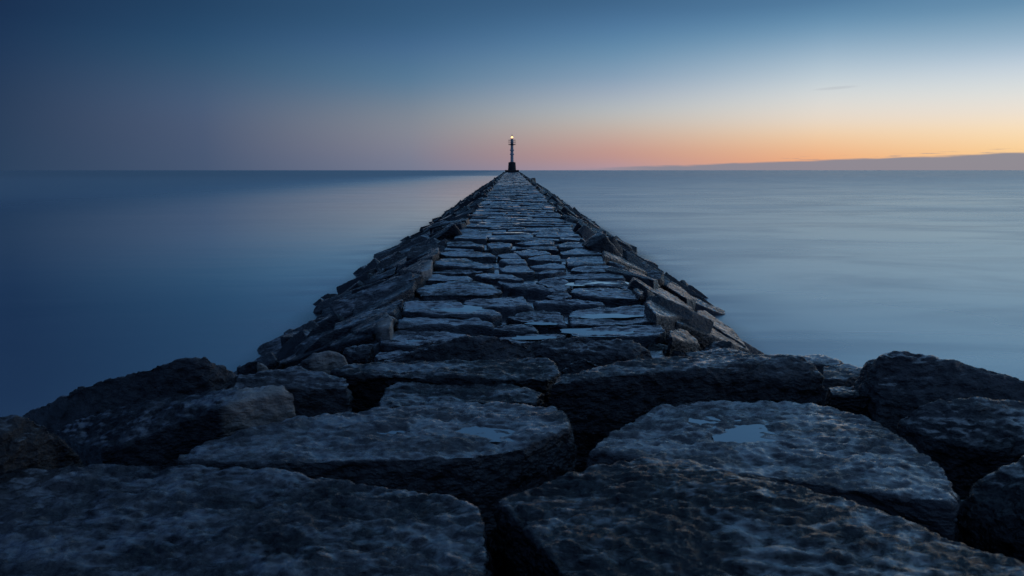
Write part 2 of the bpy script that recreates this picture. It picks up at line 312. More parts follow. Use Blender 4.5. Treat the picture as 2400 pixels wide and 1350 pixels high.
# clear and shallow at the stones, milky further out
yy = M(n, l, 'ADD', Y, 0.0)
ed = N(n, 'ShaderNodeFloatCurve')
hw = N(n, 'ShaderNodeMapRange', ins={1: 7.0, 2: 22.0, 3: 3.3, 4: 4.1}); l.new(Y, hw.inputs[0])
hw2 = N(n, 'ShaderNodeMapRange', ins={1: 43.0, 2: 110.0, 3: 0.0, 4: .7}); l.new(Y, hw2.inputs[0])
dist = M(n, l, 'SUBTRACT', M(n, l, 'ABSOLUTE', X), M(n, l, 'ADD', hw.outputs[0], hw2.outputs[0]))
dist = M(n, l, 'ADD', dist, M(n, l, 'MULTIPLY', M(n, l, 'SUBTRACT', n2.outputs[0], .5), .9))
tr = N(n, 'ShaderNodeMapRange', interpolation_type='SMOOTHSTEP', ins={1: -.35, 2: .7, 3: .6, 4: .0}); l.new(dist, tr.inputs[0])
n.remove(ed)
tb = n.new('ShaderNodeBsdfTransparent'); mxs = n.new('ShaderNodeMixShader'); l.new(tr.outputs[0], mxs.inputs[0]); l.new(b.outputs[0], mxs.inputs[1]); l.new(tb.outputs[0], mxs.inputs[2])
gl = n.new('ShaderNodeBsdfGlossy'); gl.distribution = 'MULTI_GGX'; gl.inputs['Color'].default_value = (.80, .92, .94, 1); l.new(rg, gl.inputs['Roughness']); l.new(bp.outputs[0], gl.inputs['Normal'])
mg = n.new('ShaderNodeMixShader'); gf = N(n, 'ShaderNodeMapRange', interpolation_type='SMOOTHSTEP', ins={1: 30.0, 2: 420.0, 3: .88, 4: .62}); l.new(Y, gf.inputs[0]); l.new(gf.outputs[0], mg.inputs[0]); l.new(b.outputs[0], mg.inputs[1]); l.new(gl.outputs[0], mg.inputs[2])
fo = N(n, 'ShaderNodeMapRange', interpolation_type='SMOOTHSTEP', ins={1: 2.6, 2: .1, 3: 0.0, 4: 1.0}); l.new(dist, fo.inputs[0])
fo2 = N(n, 'ShaderNodeMapRange', interpolation_type='SMOOTHSTEP', ins={1: .35, 2: .68, 3: 0.05, 4: .5}); l.new(n2.outputs[0], fo2.inputs[0])
fo3 = N(n, 'ShaderNodeMapRange', ins={1: 60.0, 2: 20.0}); l.new(Y, fo3.inputs[0])
df = n.new('ShaderNodeBsdfDiffuse'); df.inputs[0].default_value = (.62, .68, .74, 1)
mf = n.new('ShaderNodeMixShader'); l.new(M(n, l, 'MULTIPLY', M(n, l, 'MULTIPLY', fo.outputs[0], fo2.outputs[0]), fo3.outputs[0]), mf.inputs[0]); mp3 = N(n, 'ShaderNodeMapping'); l.new(g.outputs['Position'], mp3.inputs['Vector']); mp3.inputs['Scale'].default_value = (.10, .26, 1)
n3 = N(n, 'ShaderNodeTexNoise', ins={'Scale': 1.0, 'Detail': 5.0, 'Roughness': .6, 'Distortion': .6}); l.new(mp3.outputs[0], n3.inputs['Vector'])
mm = N(n, 'ShaderNodeMapRange', interpolation_type='SMOOTHSTEP', ins={1: .38, 2: .68, 3: 0.0, 4: .26}); l.new(n3.outputs[0], mm.inputs[0])
mx_side = N(n, 'ShaderNodeMapRange', interpolation_type='SMOOTHSTEP', ins={1: -6.0, 2: 6.0, 3: .25, 4: 1.0}); l.new(X, mx_side.inputs[0])
milk = n.new('ShaderNodeMixShader'); l.new(M(n, l, 'MULTIPLY', mm.outputs[0], mx_side.outputs[0]), milk.inputs[0]); l.new(mg.outputs[0], milk.inputs[1]); l.new(df.outputs[0], milk.inputs[2])
gc = N(n, 'ShaderNodeMix', data_type='RGBA'); l.new(lee, gc.inputs[0]); gc.inputs[6].default_value = (.80, .92, .94, 1); gc.inputs[7].default_value = (.90, .98, 1, 1); l.new(gc.outputs[2], gl.inputs['Color'])
l.new(M(n, l, 'ADD', gf.outputs[0], M(n, l, 'MULTIPLY', lee, .28), clamp=True), mg.inputs[0])
l.new(milk.outputs[0], mf.inputs[1]); l.new(df.outputs[0], mf.inputs[2])
l.new(mf.outputs[0], mxs.inputs[1]); l.new(mxs.outputs[0], n['Material Output'].inputs[0])
S = 45000
sea = link('sea', mesh_from('sea', [(-S, -60, 0), (S, -60, 0), (S, S, 0), (-S, S, 0)], [(0, 1, 2, 3)], False), MAT_SEA); tag(sea, kind='structure')
MAT_BED = simple('seabed_sand', (.05, .08, .10), .9, bump=.3, scale=2)
bed = link('seabed', mesh_from('seabed', [(-S, -60, -1.6), (S, -60, -1.6), (S, S, -1.6), (-S, S, -1.6)], [(0, 1, 2, 3)], False), MAT_BED); tag(bed, kind='structure')

# ------------------------------------------------------------------ the causeway
Y_END = 157.0
cause = bpy.data.objects.new('causeway', None); col.objects.link(cause)
tag(cause, 'long straight causeway of wet dark stone blocks running out to the lit beacon', 'causeway')
# rubble core below the stones
ys = list(np.arange(1.0, 12, .4))+list(np.arange(12, 40, 1.0))+list(np.arange(40, Y_END+1, 4.0))+[Y_END+3, Y_END+8]
us = np.linspace(-1, 1, 41); V = []; Fc = []
for j, y in enumerate(ys):
    wt_ = float(np.interp(y, [0, 5.0, 7.0, 8], [2.9, 2.6, 1.35, 1.32])); zt = zp(y)-.30 if y > 7.5 else float(np.interp(y, [5.5, 7.5], [.45, zp(7.5)-.30]))
    wb_ = xw(y)+1.2+(2.0 if y < 6.5 else max(0, 2.0-(y-6.5)*1.2)); zb = -1.7
    if y > Y_END: k = (y-Y_END)/8; zt = zt-(zt+1.7)*k
    for u in us:
        a = abs(u)
        if a < .5: x = wt_*u/.5; z = zt
        else: t = (a-.5)/.5; x = math.copysign(wt_+(wb_-wt_)*t, u); z = zt+(zb-zt)*t
        V.append((x+xc(y)*.9, y, z))
V = np.array(V); V[:, 2] += noise(V*2.3+11)*.10
nu = len(us)
for j in range(len(ys)-1):
    for i in range(nu-1): Fc.append((j*nu+i, j*nu+i+1, (j+1)*nu+i+1, (j+1)*nu+i))
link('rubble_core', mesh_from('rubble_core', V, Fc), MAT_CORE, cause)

def poly_stone(poly, thick, amp, n=40, rings=7, rnd_e=.05, off=None, bulge=0.0, flare=1.0, sink=None):
    """a laid stone: POLY is its worn top outline in 3-D; returns vertices, faces"""
    P = np.array(poly, float); c = P.mean(0); C2 = np.vstack([P, P[:1]])
    L = np.r_[0, np.cumsum(np.linalg.norm(np.diff(C2[:, :2], axis=0), axis=1))]
    t = np.linspace(0, L[-1], n, endpoint=False)
    Q = np.stack([np.interp(t, L, C2[:, k]) for k in range(3)], 1)
    for _ in range(max(1, n//26)): Q = .5*Q+.25*(np.roll(Q, 1, 0)+np.roll(Q, -1, 0))
    size = np.sqrt(np.abs(np.sum(Q[:, 0]*np.roll(Q[:, 1], -1)-np.roll(Q[:, 0], -1)*Q[:, 1]))/2)
    e = min(rnd_e, size*.12)
    prof = [(k/rings*.93, 0, 0) for k in range(1, rings+1)]
    rr = [(s, 0.0) for s, _, _ in prof]+[(1-.3*e/size, -.12*e), (1.0, -.5*e), (1.0+.15*e/size, -1.1*e), (1.0*flare, -.5*thick), (.97*flare, -thick)]
    vs_ = [c]; 
    for s, dz in rr:
        ring = c+(Q-c)*s; ring[:, 2] += dz; vs_ += list(ring)
    v = np.array(vs_); off = np.array(off if off is not None else [rnd.uniform(0, 200) for _ in range(3)])
    r_ = np.linalg.norm((v-c)[:, :2], axis=1)
    h = rock_noise(v*np.array([.6, 1.15, 1]), off, amp, n < 30)
    nn = (v-c).copy(); nn[:, 2] = 0; nn /= np.maximum(np.linalg.norm(nn, axis=1), 1e-6)[:, None]
    idx = np.arange(len(v)); top_ = idx < 1+n*(rings+1)
    v[top_, 2] += h[top_]+bulge*(1-np.clip(r_[top_]/max(size, .1), 0, 1)**2)
    v[~top_] += nn[~top_]*h[~top_][:, None]*1.3
    f = [(0, 1+i, 1+(i+1) % n) for i in range(n)]
    for k in range(len(rr)-1):
        a = 1+k*n; b_ = a+n
        f += [(a+i, b_+i, b_+(i+1) % n, a+(i+1) % n) for i in range(n)]
    return v, f
def puddle_obj(cx, cy, rx, ry, z, parent, seed=0):
    n_ = 40; rs = np.random.RandomState(seed); ph = rs.uniform(0, 6, 4); V_ = [(cx, cy, z)]
    for i in range(n_):
        a = 2*math.pi*i/n_; k = 1+.14*math.sin(2*a+ph[0])+.10*math.sin(3*a+ph[1])+.07*math.sin(7*a+ph[2])
        V_.append((cx+rx*k*math.cos(a), cy+ry*k*math.sin(a), z))
    o = link('puddle', mesh_from('puddle', V_, [(0, 1+i, 1+(i+1) % n_) for i in range(n_)], False), MAT_PUDDLE, parent); return o
def dent(v, cx, cy, rx, ry, depth, z0):
    d = np.sqrt(((v[:, 0]-cx)/rx)**2+((v[:, 1]-cy)/ry)**2); k = np.clip((1.25-d)/.5, 0, 1); k = k*k*(3-2*k)
    m_ = v[:, 2] > z0-.12
    v[m_, 2] = v[m_, 2]*(1-.3*k[m_])+(z0)*.3*k[m_]-depth*k[m_]
    return v

TRACED = [
 [(947,702),(1003,704),(1077,707),(1097,720),(1160,727),(1180,737),(1143,744),(1093,740),(1018,737),(983,733),(943,728),(941,714)],
 [(1078,709),(1127,702),(1202,690),(1227,690),(1240,712),(1245,722),(1190,722),(1135,718),(1100,716)],
 [(933,747),(957,743),(1010,742),(1060,745),(1127,748),(1155,760),(1157,768),(1127,765),(1060,763),(1018,763),(923,767)],
 [(885,787),(930,775),(1002,772),(1052,780),(1103,787),(1060,795),(1002,803),(960,810),(893,803)],
 [(877,830),(893,822),(940,821),(970,826),(927,836),(885,842)],
 [(1152,777),(1177,762),(1227,763),(1252,772),(1262,780),(1210,777)],
 [(1167,788),(1200,786),(1263,779),(1330,783),(1300,792),(1257,797),(1225,803),(1170,800)],
 [(1200,738),(1238,728),(1250,724),(1283,727),(1320,733),(1322,753),(1333,767),(1307,762),(1280,763),(1258,760),(1230,752),(1200,748),(1185,743)],
 [(1250,710),(1272,703),(1342,700),(1405,705),(1422,713),(1400,717),(1338,713),(1263,713)],
 [(1332,737),(1338,728),(1383,722),(1450,717),(1500,716),(1527,720),(1535,742),(1545,753),(1483,757),(1400,761),(1337,761)],
 [(1338,780),(1350,773),(1400,767),(1483,762),(1547,760),(1562,775),(1542,786),(1450,788),(1375,791),(1345,788)],
 [(1335,684),(1348,676),(1406,676),(1475,679),(1495,690),(1507,700),(1470,699),(1417,699),(1370,694)],
 [(1344,660),(1375,656),(1412,656),(1464,659),(1472,668),(1481,676),(1437,673),(1387,669),(1344,665)],
 [(1258,658),(1270,655),(1312,654),(1332,660),(1341,669),(1325,680),(1300,678),(1277,669),(1255,662)],
 [(1163,660),(1196,656),(1237,661),(1287,675),(1312,685),(1255,679),(1200,676),(1180,668)],
 [(1275,694),(1300,686),(1328,685),(1342,695),(1310,698)],
 [(972,680),(986,670),(1052,660),(1102,659),(1155,667),(1178,684),(1150,690),(1060,688),(985,690)],
 [(990,645),(1009,642),(1060,645),(1100,647),(1111,657),(1052,657),(990,655)],
 [(1002,639),(1027,634),(1077,631),(1121,632),(1134,637),(1090,640),(1046,641)],
 [(1111,645),(1140,641),(1202,644),(1231,656),(1190,655),(1140,652)],
 [(1020,612),(1037,605),(1090,604),(1117,613),(1152,619),(1160,626),(1145,629),(1090,626),(1052,623),(1017,622)],
 [(1040,586),(1046,579),(1109,581),(1112,587)],
 [(1025,592),(1050,590),(1115,590),(1152,592),(1162,600),(1120,601),(1046,599)],
 [(1047,568),(1102,567),(1135,573),(1132,579),(1046,576)],
 [(1165,599),(1190,594),(1209,595),(1224,603),(1177,604)],
 [(1202,591),(1241,585),(1280,589),(1291,596),(1225,600)],
 [(1207,581),(1262,576),(1304,577),(1309,586),(1270,584)],
 [(1234,606),(1269,600),(1300,597),(1312,599),(1317,612),(1294,610),(1256,609)],
 [(1312,590),(1350,583),(1405,582),(1411,595),(1350,596),(1315,596)],
 [(1327,610),(1331,605),(1411,601),(1422,616),(1400,620),(1331,623)],
 [(1335,633),(1341,629),(1405,622),(1437,624),(1444,634),(1387,637)],
 [(1296,641),(1325,641),(1450,640),(1467,650),(1362,653),(1300,650)],
 [(1240,622),(1300,616),(1325,622),(1327,629),(1285,629),(1250,628)],
 [(1260,640),(1287,632),(1319,632),(1325,637),(1290,641)],
 [(1170,612),(1190,607),(1228,610),(1235,618),(1200,620)],
 [(1168,630),(1195,622),(1232,624),(1255,636),(1215,640),(1180,637)],
 [(1140,572),(1170,568),(1200,572),(1196,580),(1150,583)],
 [(1205,568),(1260,562),(1300,566),(1298,573),(1240,575)],
 [(1306,572),(1350,568),(1388,570),(1396,578),(1340,579),(1312,580)],
]
PUD = {10: (1402, 777, 68, 8.5, .010), 9: (1425, 737, 55, 7, .002), 7: (1285, 756, 32, 4, .006), 11: (1381, 681, 13, 4, .008), 12: (1410, 664, 50, 5, .003), 0: (1080, 722, 45, 8, -.002), 6: (1250, 789, 40, 4, .004), 3: (980, 795, 30, 3, 0.0)}
n_pave = 0
for i, pl in enumerate(TRACED):
    r_ = random.Random(i); dz = r_.uniform(-.03, .03)
    P3 = [unproj_pave(x, y, dz) for x, y in pl]
    P3 = [p+np.array((0, 0, r_.uniform(-.008, .008))) for p in P3]
    near = i < 17
    v, f = poly_stone(P3, .34, .017 if near else .014, n=130 if near else 72, rings=30 if near else 16, rnd_e=.03)
    o_p = None
    if i in PUD:
        px, py, hx, hy, dep = PUD[i]; c_ = unproj_pave(px, py, dz); rx = unproj_pave(px+hx, py, dz)[0]-c_[0]; ry = (unproj_pave(px, py-hy, dz)[1]-c_[1])
        v = dent(v, c_[0], c_[1], rx, ry, .012, c_[2]); o_p = (c_[0], c_[1], rx*1.45, ry*1.4, c_[2]-.010+dep*.4)
    o = link('paving_stone', mesh_from('paving_stone', v, f), MAT_PAVE, cause); n_pave += 1
    if o_p: puddle_obj(*o_p, o, i)
# courses laid by rule, from the infill under the near stones to the far end
farV, farF, inV, inF = [], [], [], []
def join(VV, FF, v, f):
    base = sum(len(a) for a in VV); VV.append(v); FF.extend([tuple(base+k for k in q) for q in f])
class Acc:
    def __init__(s): s.v = []; s.f = []; s.n = 0
    def add(s, v, f): s.v.append(np.asarray(v)); s.f.extend([[s.n+k for k in q] for q in f]); s.n += len(v)
    def mesh(s, name, sm=True): return mesh_from(name, np.vstack(s.v), s.f, sm)
far_p, infill = Acc(), Acc()
y = 6.6; rr_ = random.Random(21); row = 0
while y < Y_END-2.2:
    dep = rr_.uniform(.34, .62)*(1 if y < 40 else 1.25)
    under = y+dep < 15.6
    x0, x1 = xc(y)-1.5, xc(y)+1.5
    cuts = [x0]
    while cuts[-1] < x1-.45:
        cuts.append(cuts[-1]+rr_.choice([.5, .65, .8, 1.0, 1.2, 1.45])*rr_.uniform(.85, 1.15))
    if x1-cuts[-1] < .3: cuts.pop()
    cuts.append(x1+rr_.uniform(-.05, .05)); cuts[0] += rr_.uniform(-.06, .06)
    for a, b2 in zip(cuts, cuts[1:]):
        g_ = .022; sk = rr_.uniform(-.07, .07); dz = rr_.uniform(-.045, .03)-(.10 if under else 0)
        yj = [rr_.uniform(-.09, .09) for _ in range(4)]
        t1, t2 = rr_.uniform(-.03, .03), rr_.uniform(-.025, .025)
        def zz(xx, yy): return zp(yy)+dz+t1*(xx-(a+b2)/2)+t2*(yy-y-dep/2)
        ya, yb = y+g_, y+dep-g_; mx_ = (a+b2)/2
        pts = [(a+g_, ya+yj[0]*.5), (mx_, ya-rr_.uniform(0, .07)), (b2-g_+sk*.4, ya+yj[1]*.5), (b2-g_+sk, (ya+yb)/2), (b2-g_, yb+yj[2]*.5), (mx_, yb+rr_.uniform(-.04, .03)), (a+g_+sk*.5, yb+yj[3]*.5), (a+g_-.02, (ya+yb)/2)]
        P3 = [(px_, py_, zz(px_, py_)) for px_, py_ in pts]
        if under:
            v, f = poly_stone(P3, .25, .012, n=28, rings=4); infill.add(v, f)
        elif n_pave < 300:
            q = 56 if y < 24 else 32
            v, f = poly_stone(P3, .3, .012, n=q, rings=10 if y < 24 else 6, bulge=.01)
            o = link('paving_stone', mesh_from('paving_stone', v, f), MAT_PAVE, cause); n_pave += 1
            if rr_.random() < .24:
                cx_, cy_ = rr_.uniform(a+.15, b2-.15) if b2-a > .4 else mx_, (ya+yb)/2
                puddle_obj(cx_, cy_, rr_.uniform(.12, .28), rr_.uniform(.05, .12), zz(cx_, cy_)+.012, o, n_pave)
        else:
            v, f = poly_stone(P3, .25, .012, n=12, rings=2, bulge=.01); far_p.add(v, f)
    y += dep; row += 1
tag(link('far_paving', far_p.mesh('far_paving'), MAT_PAVE, cause), kind='stuff')
tag(link('infill_rubble', infill.mesh('infill_rubble'), MAT_PAVE, cause), kind='stuff')

# slope stones
def chunk_pts(r_, L, W, T):
    pts = []
    for sx in (-1, 1):
        for sy in (-1, 1):
            for sz in (-1, 1):
                k = r_.uniform(.72, 1.0)
                pts.append((sx*L/2*r_.uniform(.78, 1.05), sy*W/2*k, sz*T/2*r_.uniform(.6, 1.0)))
    for _ in range(3):
        pts.append((r_.uniform(-.4, .4)*L, r_.choice((-1, 1))*W/2*r_.uniform(.9, 1.08), r_.uniform(-.3, .45)*T))
    pts.append((L*.55*r_.choice((-1, 1)), 0, r_.uniform(-.3, .3)*T))
    return pts
r_ = random.Random(5)
protos = [hull_rock('armour_stone', chunk_pts(r_, r_.uniform(1.0, 1.5), r_.uniform(.5, .66), r_.uniform(.38, .52)), .02, .007, 1, chips=5, cd=.06) for _ in range(22)]
low = []
for k in range(12):
    bm = bmesh.new()
    for p in chunk_pts(r_, 1.2, .5, .35): bm.verts.new(p)
    g_ = bmesh.ops.convex_hull(bm, input=bm.verts); 
    for v in [v for v in bm.verts if not v.link_faces]: bm.verts.remove(v)
    bm.verts.index_update(); low.append((np.array([v.co for v in bm.verts]), [[v.index for v in f.verts] for f in bm.faces])); bm.free()
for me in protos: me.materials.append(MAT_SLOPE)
from mathutils import Matrix, Euler
def slope_h(x, y):
    d = abs(x-xc(y))-1.5
    return zp(y)-max(0, d)*zp(y)/(xw(y)-1.4)
def unproj_slope(px, py, dz):
    a, b_ = unproj(px, py, 2.70), unproj(px, py, -.6); o_ = np.array((0, 0, CAM_Z)); lo_, hi_ = 0.0, 1.0
    for _ in range(44):
        mid = (lo_+hi_)/2; p = a+(b_-a)*mid
        if p[2] > slope_h(p[0], p[1])+dz: lo_ = mid
        else: hi_ = mid
    return a+(b_-a)*hi_
SLOPES = [
 [(1579,747),(1610,743),(1686,771),(1742,803),(1757,822),(1704,801),(1645,773),(1582,753)],
 [(1568,772),(1592,767),(1612,775),(1640,805),(1610,800),(1568,790)],
 [(1513,706),(1533,693),(1568,700),(1627,731),(1625,740),(1575,743),(1540,740),(1523,721)],
 [(1485,674),(1544,674),(1582,693),(1625,722),(1600,720),(1560,698),(1500,690)],
 [(1634,728),(1650,726),(1721,773),(1750,812),(1740,806),(1686,770),(1636,742)],
 [(1561,668),(1577,654),(1631,704),(1610,700),(1575,678)],
 [(1474,628),(1502,638),(1547,670),(1533,671),(1495,655),(1471,642)],
 [(1412,586),(1436,587),(1495,613),(1537,641),(1513,638),(1457,612),(1415,598)],
 [(800,764),(860,742),(905,731),(922,745),(915,768),(885,765),(830,780)],
 [(902,711),(945,701),(940,714),(900,724),(862,741),(866,730)],
 [(935,665),(975,655),(968,672),(900,712),(820,752),(720,815),(700,822),(760,775),(850,715)],
 [(887,667),(925,648),(975,638),(992,643),(962,655),(925,670),(875,690),(850,695)],
 [(780,732),(815,702),(850,693),(868,694),(825,725),(775,750),(750,765)],
 [(937,632),(955,624),(1000,601),(1014,610),(1010,630),(985,637)],
 [(875,632),(950,601),(1012,583),(1028,579),(1028,590),(1012,601),(950,617),(900,630)],
 [(640,852),(700,826),(790,790),(830,772),(800,796),(740,822),(680,848)],
]
for i, pl in enumerate(SLOPES):
    A = np.array([unproj_slope(x_, y_, .07+.03*(i % 3)) for x_, y_ in pl]); c = A.mean(0); B = c+(A-c)*1.03; B[:, 2] -= .36; B[:, 1] += .05
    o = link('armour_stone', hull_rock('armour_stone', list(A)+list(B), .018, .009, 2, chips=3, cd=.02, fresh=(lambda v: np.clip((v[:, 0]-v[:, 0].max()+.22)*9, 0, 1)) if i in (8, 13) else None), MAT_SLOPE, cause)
far_s = Acc(); n_s = len(SLOPES); y = 6.7; r_ = random.Random(44)
while y < Y_END+1.0:
    st = r_.uniform(.38, .52)*(1 if y < 60 else 1.3)
    for side in (-1, 1):
        xe = xc(y)+side*1.5; ze = zp(y)-.02; wx = xw(y)*side; L = math.hypot(abs(wx)-abs(xe)+.1, ze); ang = math.atan2(ze, abs(wx)-abs(xe))
        s = r_.uniform(-.12, .12); k = 0
        while s < L+r_.uniform(-.05, .35):
            ln = r_.uniform(.55, 1.15); m_ = s+ln*.5-(.12 if k == 0 else 0)
            bump_ = r_.uniform(-.20, .12)-(.05 if y < 13.5 else 0)+(r_.uniform(-.03, .03) if k == 0 else 0)
            px_ = abs(xe)+.06+m_*math.cos(ang)+bump_*math.sin(ang); pz_ = ze-.14-m_*math.sin(ang)+bump_*math.cos(ang)
            yy_ = y+r_.uniform(-.15, .15)
            if y > Y_END-3: px_ -= 0
            rot = Matrix.Rotation(R(r_.gauss(0, 19)), 4, 'Z') @ Matrix.Rotation(side*(ang+R(r_.gauss(0, 9))), 4, 'Y') @ Matrix.Rotation(R(r_.gauss(0, 19)), 4, 'X')
            if r_.random() < .5: rot = rot @ Matrix.Rotation(math.pi, 4, 'Z')
            scl = Matrix.Diagonal((ln/1.2, r_.uniform(.7, .98), r_.uniform(.85, 1.25), 1))
            mw = Matrix.Translation((math.copysign(px_, side), yy_, pz_)) @ rot @ scl
            if n_s < 300:
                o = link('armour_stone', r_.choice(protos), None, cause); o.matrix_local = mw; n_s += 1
            else:
                v0, f0 = r_.choice(low); far_s.add(np.array([tuple(mw @ Vector(p)) for p in v0]), f0)
            s += ln*.9; k += 1
    y += st
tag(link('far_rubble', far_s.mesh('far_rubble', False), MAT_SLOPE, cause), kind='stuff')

# ------------------------------------------------------------------ boulders in front
BOULDERS = []
def boulder(label, pts, thick=.6, flare=1.12, shift=(0, 0), vox=.016, amp=.016, sm=8, z=None, fresh=None, pud=None, group=None, mid=None, cat='boulder', nchip=6):
    P3 = [unproj(p[0], p[1], p[2] if len(p) > 2 else z) for p in pts]
    A = np.array(P3); c = A.mean(0)
    base = c+(A-c)*flare; base[:, 0] += shift[0]; base[:, 1] += shift[1]; base[:, 2] = A[:, 2]-thick
    allp = list(A)+list(base)
    if mid: allp += [unproj(*q) for q in mid]
    pz = None; post = None
    if pud:
        pp = []
        for (px, py, hx, hy, wl_) in pud:
            c_ = unproj(px, py, z); rx = unproj(px+hx, py, z)[0]-c_[0]; ry = unproj(px, py-hy, z)[1]-c_[1]; pp.append((c_, rx, ry, wl_))
        def post(v):
            for c_, rx, ry, wl_ in pp: v = dent(v, c_[0], c_[1], rx, ry, .014, z)
            return v
    me = hull_rock('boulder', allp, vox*.78, amp*1.0, max(2, sm//2), chips=nchip, cd=.03, off=(len(BOULDERS)*13.7, 5, 3), post=post, fresh=fresh)
    v = np.empty(len(me.vertices)*3); me.vertices.foreach_get('co', v)
    o = link('boulder', me, MAT_BOULDER); tag(o, label, cat, group); BOULDERS.append(o)
    if pud:
        for i, (c_, rx, ry, wl_) in enumerate(pp): puddle_obj(c_[0], c_[1], rx*1.55, ry*1.55, z-.008+wl_, o, i+len(BOULDERS))
    return o
GR = 'boulders at the head of the causeway'
boulder('huge dark pitted slab filling the bottom left corner', [(-300,1130),(0,1098),(250,1085),(480,1090),(700,1110),(900,1135),(1050,1160),(1120,1188),(1138,1225),(1132,1290),(1150,1400),(1150,1600),(600,1650),(-300,1600)], z=1.18, thick=.7, flare=1.04, vox=.014, amp=.017, group=GR)
boulder('huge greyish slab with a rough lit top filling the bottom right corner', [(1165,1172),(1210,1148),(1330,1102),(1500,1071),(1620,1076),(1800,1111),(1950,1165),(2100,1225),(2300,1280),(2400,1315),(2650,1400),(2700,1700),(1650,1700),(1480,1420),(1380,1290),(1280,1215)], z=1.22, thick=.75, flare=1.10, vox=.014, amp=.017, group=GR)
boulder('broad flat slab with two small shallow puddles behind the bottom left slab', [(401,1075),(464,1033),(570,1008),(697,974),(800,961),(1000,945),(1159,940),(1250,945),(1298,950),(1340,980),(1335,1005),(1218,1052),(1180,1056),(1095,1071),(1003,1075),(884,1058),(800,1071),(697,1092),(633,1084),(549,1072)], z=1.14, thick=.6, flare=1.05, vox=.014, amp=.016, pud=[(1150,1010,62,13,-.004),(920,1010,35,8,-.003)], group=GR)
boulder('wide wet slab holding two bright blue puddles', [(1383,1058),(1395,1037),(1433,1008),(1496,978),(1539,945),(1600,936),(1769,936),(1850,940),(1959,949),(2043,974),(2106,1016),(2203,1088),(2250,1143),(2229,1180),(2106,1147),(2000,1105),(1895,1077),(1705,1069),(1600,1058),(1518,1055)], z=1.14, thick=.6, flare=1.04, vox=.014, amp=.016, pud=[(1765,1014,66,20,-.001),(1645,992,36,13,-.001)], group=GR)
boulder('tall dark block with a high black front face behind the puddled slab', [(1290,900,1.19),(1348,889,1.21),(1433,880,1.24),(1600,866,1.26),(1769,852,1.27),(1845,836,1.29),(1885,836,1.29),(1918,862,1.22),(1932,885,1.16),(1306,881,1.19),(1475,843,1.26),(1600,831,1.27),(1790,832,1.27)], nchip=1, thick=.75, flare=1.06, vox=.015, group=GR)
boulder('low flat slab wedged behind the broad slab with two shallow puddles', [(884,953),(897,919),(918,896),(1032,892),(1167,892),(1222,907),(1273,919),(1256,942),(1060,942),(960,951)], z=1.08, thick=.45, flare=1.0, vox=.015, group=GR)
boulder('long narrow slab lying across the path in front of the jagged dark stone', [(770,868),(800,858),(969,845),(1095,841),(1264,839),(1302,852),(1313,873),(1285,889),(1167,881),(969,868),(884,876),(800,879)], z=1.12, thick=.5, flare=1.03, vox=.016, group=GR)
boulder('jagged dark stone with a ridged back at the start of the paved top', [(876,850,.93),(930,832,1.0),(969,814,1.08),(1032,793,1.17),(1116,789,1.18),(1180,790,1.17),(1243,810,1.08),(1262,835,.95)], thick=.4, flare=1.1, shift=(0, -.25), vox=.016, amp=.02, sm=3, group=GR)
boulder('broad uneven stone with a wavy top right of the jagged dark stone', [(1235,803,1.08),(1290,795,1.1),(1340,789,1.12),(1475,797,1.1),(1530,818,1.02),(1480,835,1.0),(1300,822,1.04),(1240,815,1.03)], thick=.45, flare=1.15, shift=(0, -.15), vox=.016, amp=.02, sm=3, group=GR)
boulder('small rounded dark stone tucked left of the tall dark block', [(1310,868,1.0),(1349,836,1.13),(1391,839,1.12),(1429,856,1.05),(1400,864,1.02)], thick=.35, flare=1.3, shift=(0, -.08), vox=.014, sm=6, group=GR)
boulder('stone with a pale broken face beside the foot of the left slope', [(680,860,1.08),(735,830,1.16),(780,822,1.2),(812,832,1.16),(828,850,1.08),(750,868,1.04)], thick=.45, flare=1.2, shift=(.05, -.12), vox=.014, amp=.015, sm=3, fresh=lambda v: np.clip((v[:, 0]+1.76)*20, 0, 1), group=GR)
boulder('small pale faced stone at the water edge behind the long dark left boulder', [(544,858,.8),(587,842,.9),(612,845,.9),(642,866,.8),(600,876,.75)], thick=.6, flare=1.2, shift=(0, -.1), vox=.015, sm=3, fresh=lambda v: (v[:, 0] > -2.52)*.9, group=GR)
boulder('long dark boulder sloping down to the sea on the far left', [(45,968,.72),(148,919,.98),(236,894,1.08),(312,877,1.16),(380,852,1.27),(447,835,1.33),(485,839,1.32),(519,862,1.22),(574,885,1.1),(127,995,.6),(295,955,.86),(500,915,1.0)], thick=1.0, flare=1.06, vox=.018, amp=.02, sm=4, group=GR)
boulder('long slanting stone with a pale broken right end', [(122,999,.86),(317,942,1.08),(422,926,1.14),(549,912,1.2),(671,898,1.28),(690,915,1.25),(519,957,1.19),(380,1004,1.04),(240,1060,.88),(180,1040,.86)], thick=.55, flare=1.02, vox=.016, sm=3, fresh=lambda v: np.clip((v[:, 0]+1.95)*10, 0, 1), group=GR)
boulder('dark block with a craggy right end behind the slanting stone', [(440,918,1.02),(574,881,1.12),(692,859,1.18),(790,880,1.14),(830,892,1.12),(820,912,1.1),(670,908,1.1),(560,917,1.05)], thick=.6, flare=1.05, vox=.016, amp=.02, sm=4, group=GR)
boulder('round shouldered boulder cut off by the left edge', [(-200,1000,1.4),(0,968,1.45),(38,970,1.45),(76,978,1.42),(122,1004,1.35),(203,1054,1.18),(220,1080,1.1),(0,1050,1.33),(100,1095,1.12),(-200,1090,1.3)], thick=.8, flare=1.12, vox=.016, sm=6, fresh=lambda v: np.clip(1-np.abs(v[:, 0]+2.72-(v[:, 1]-3.7)*-.3)*6, 0, .12), group=GR)
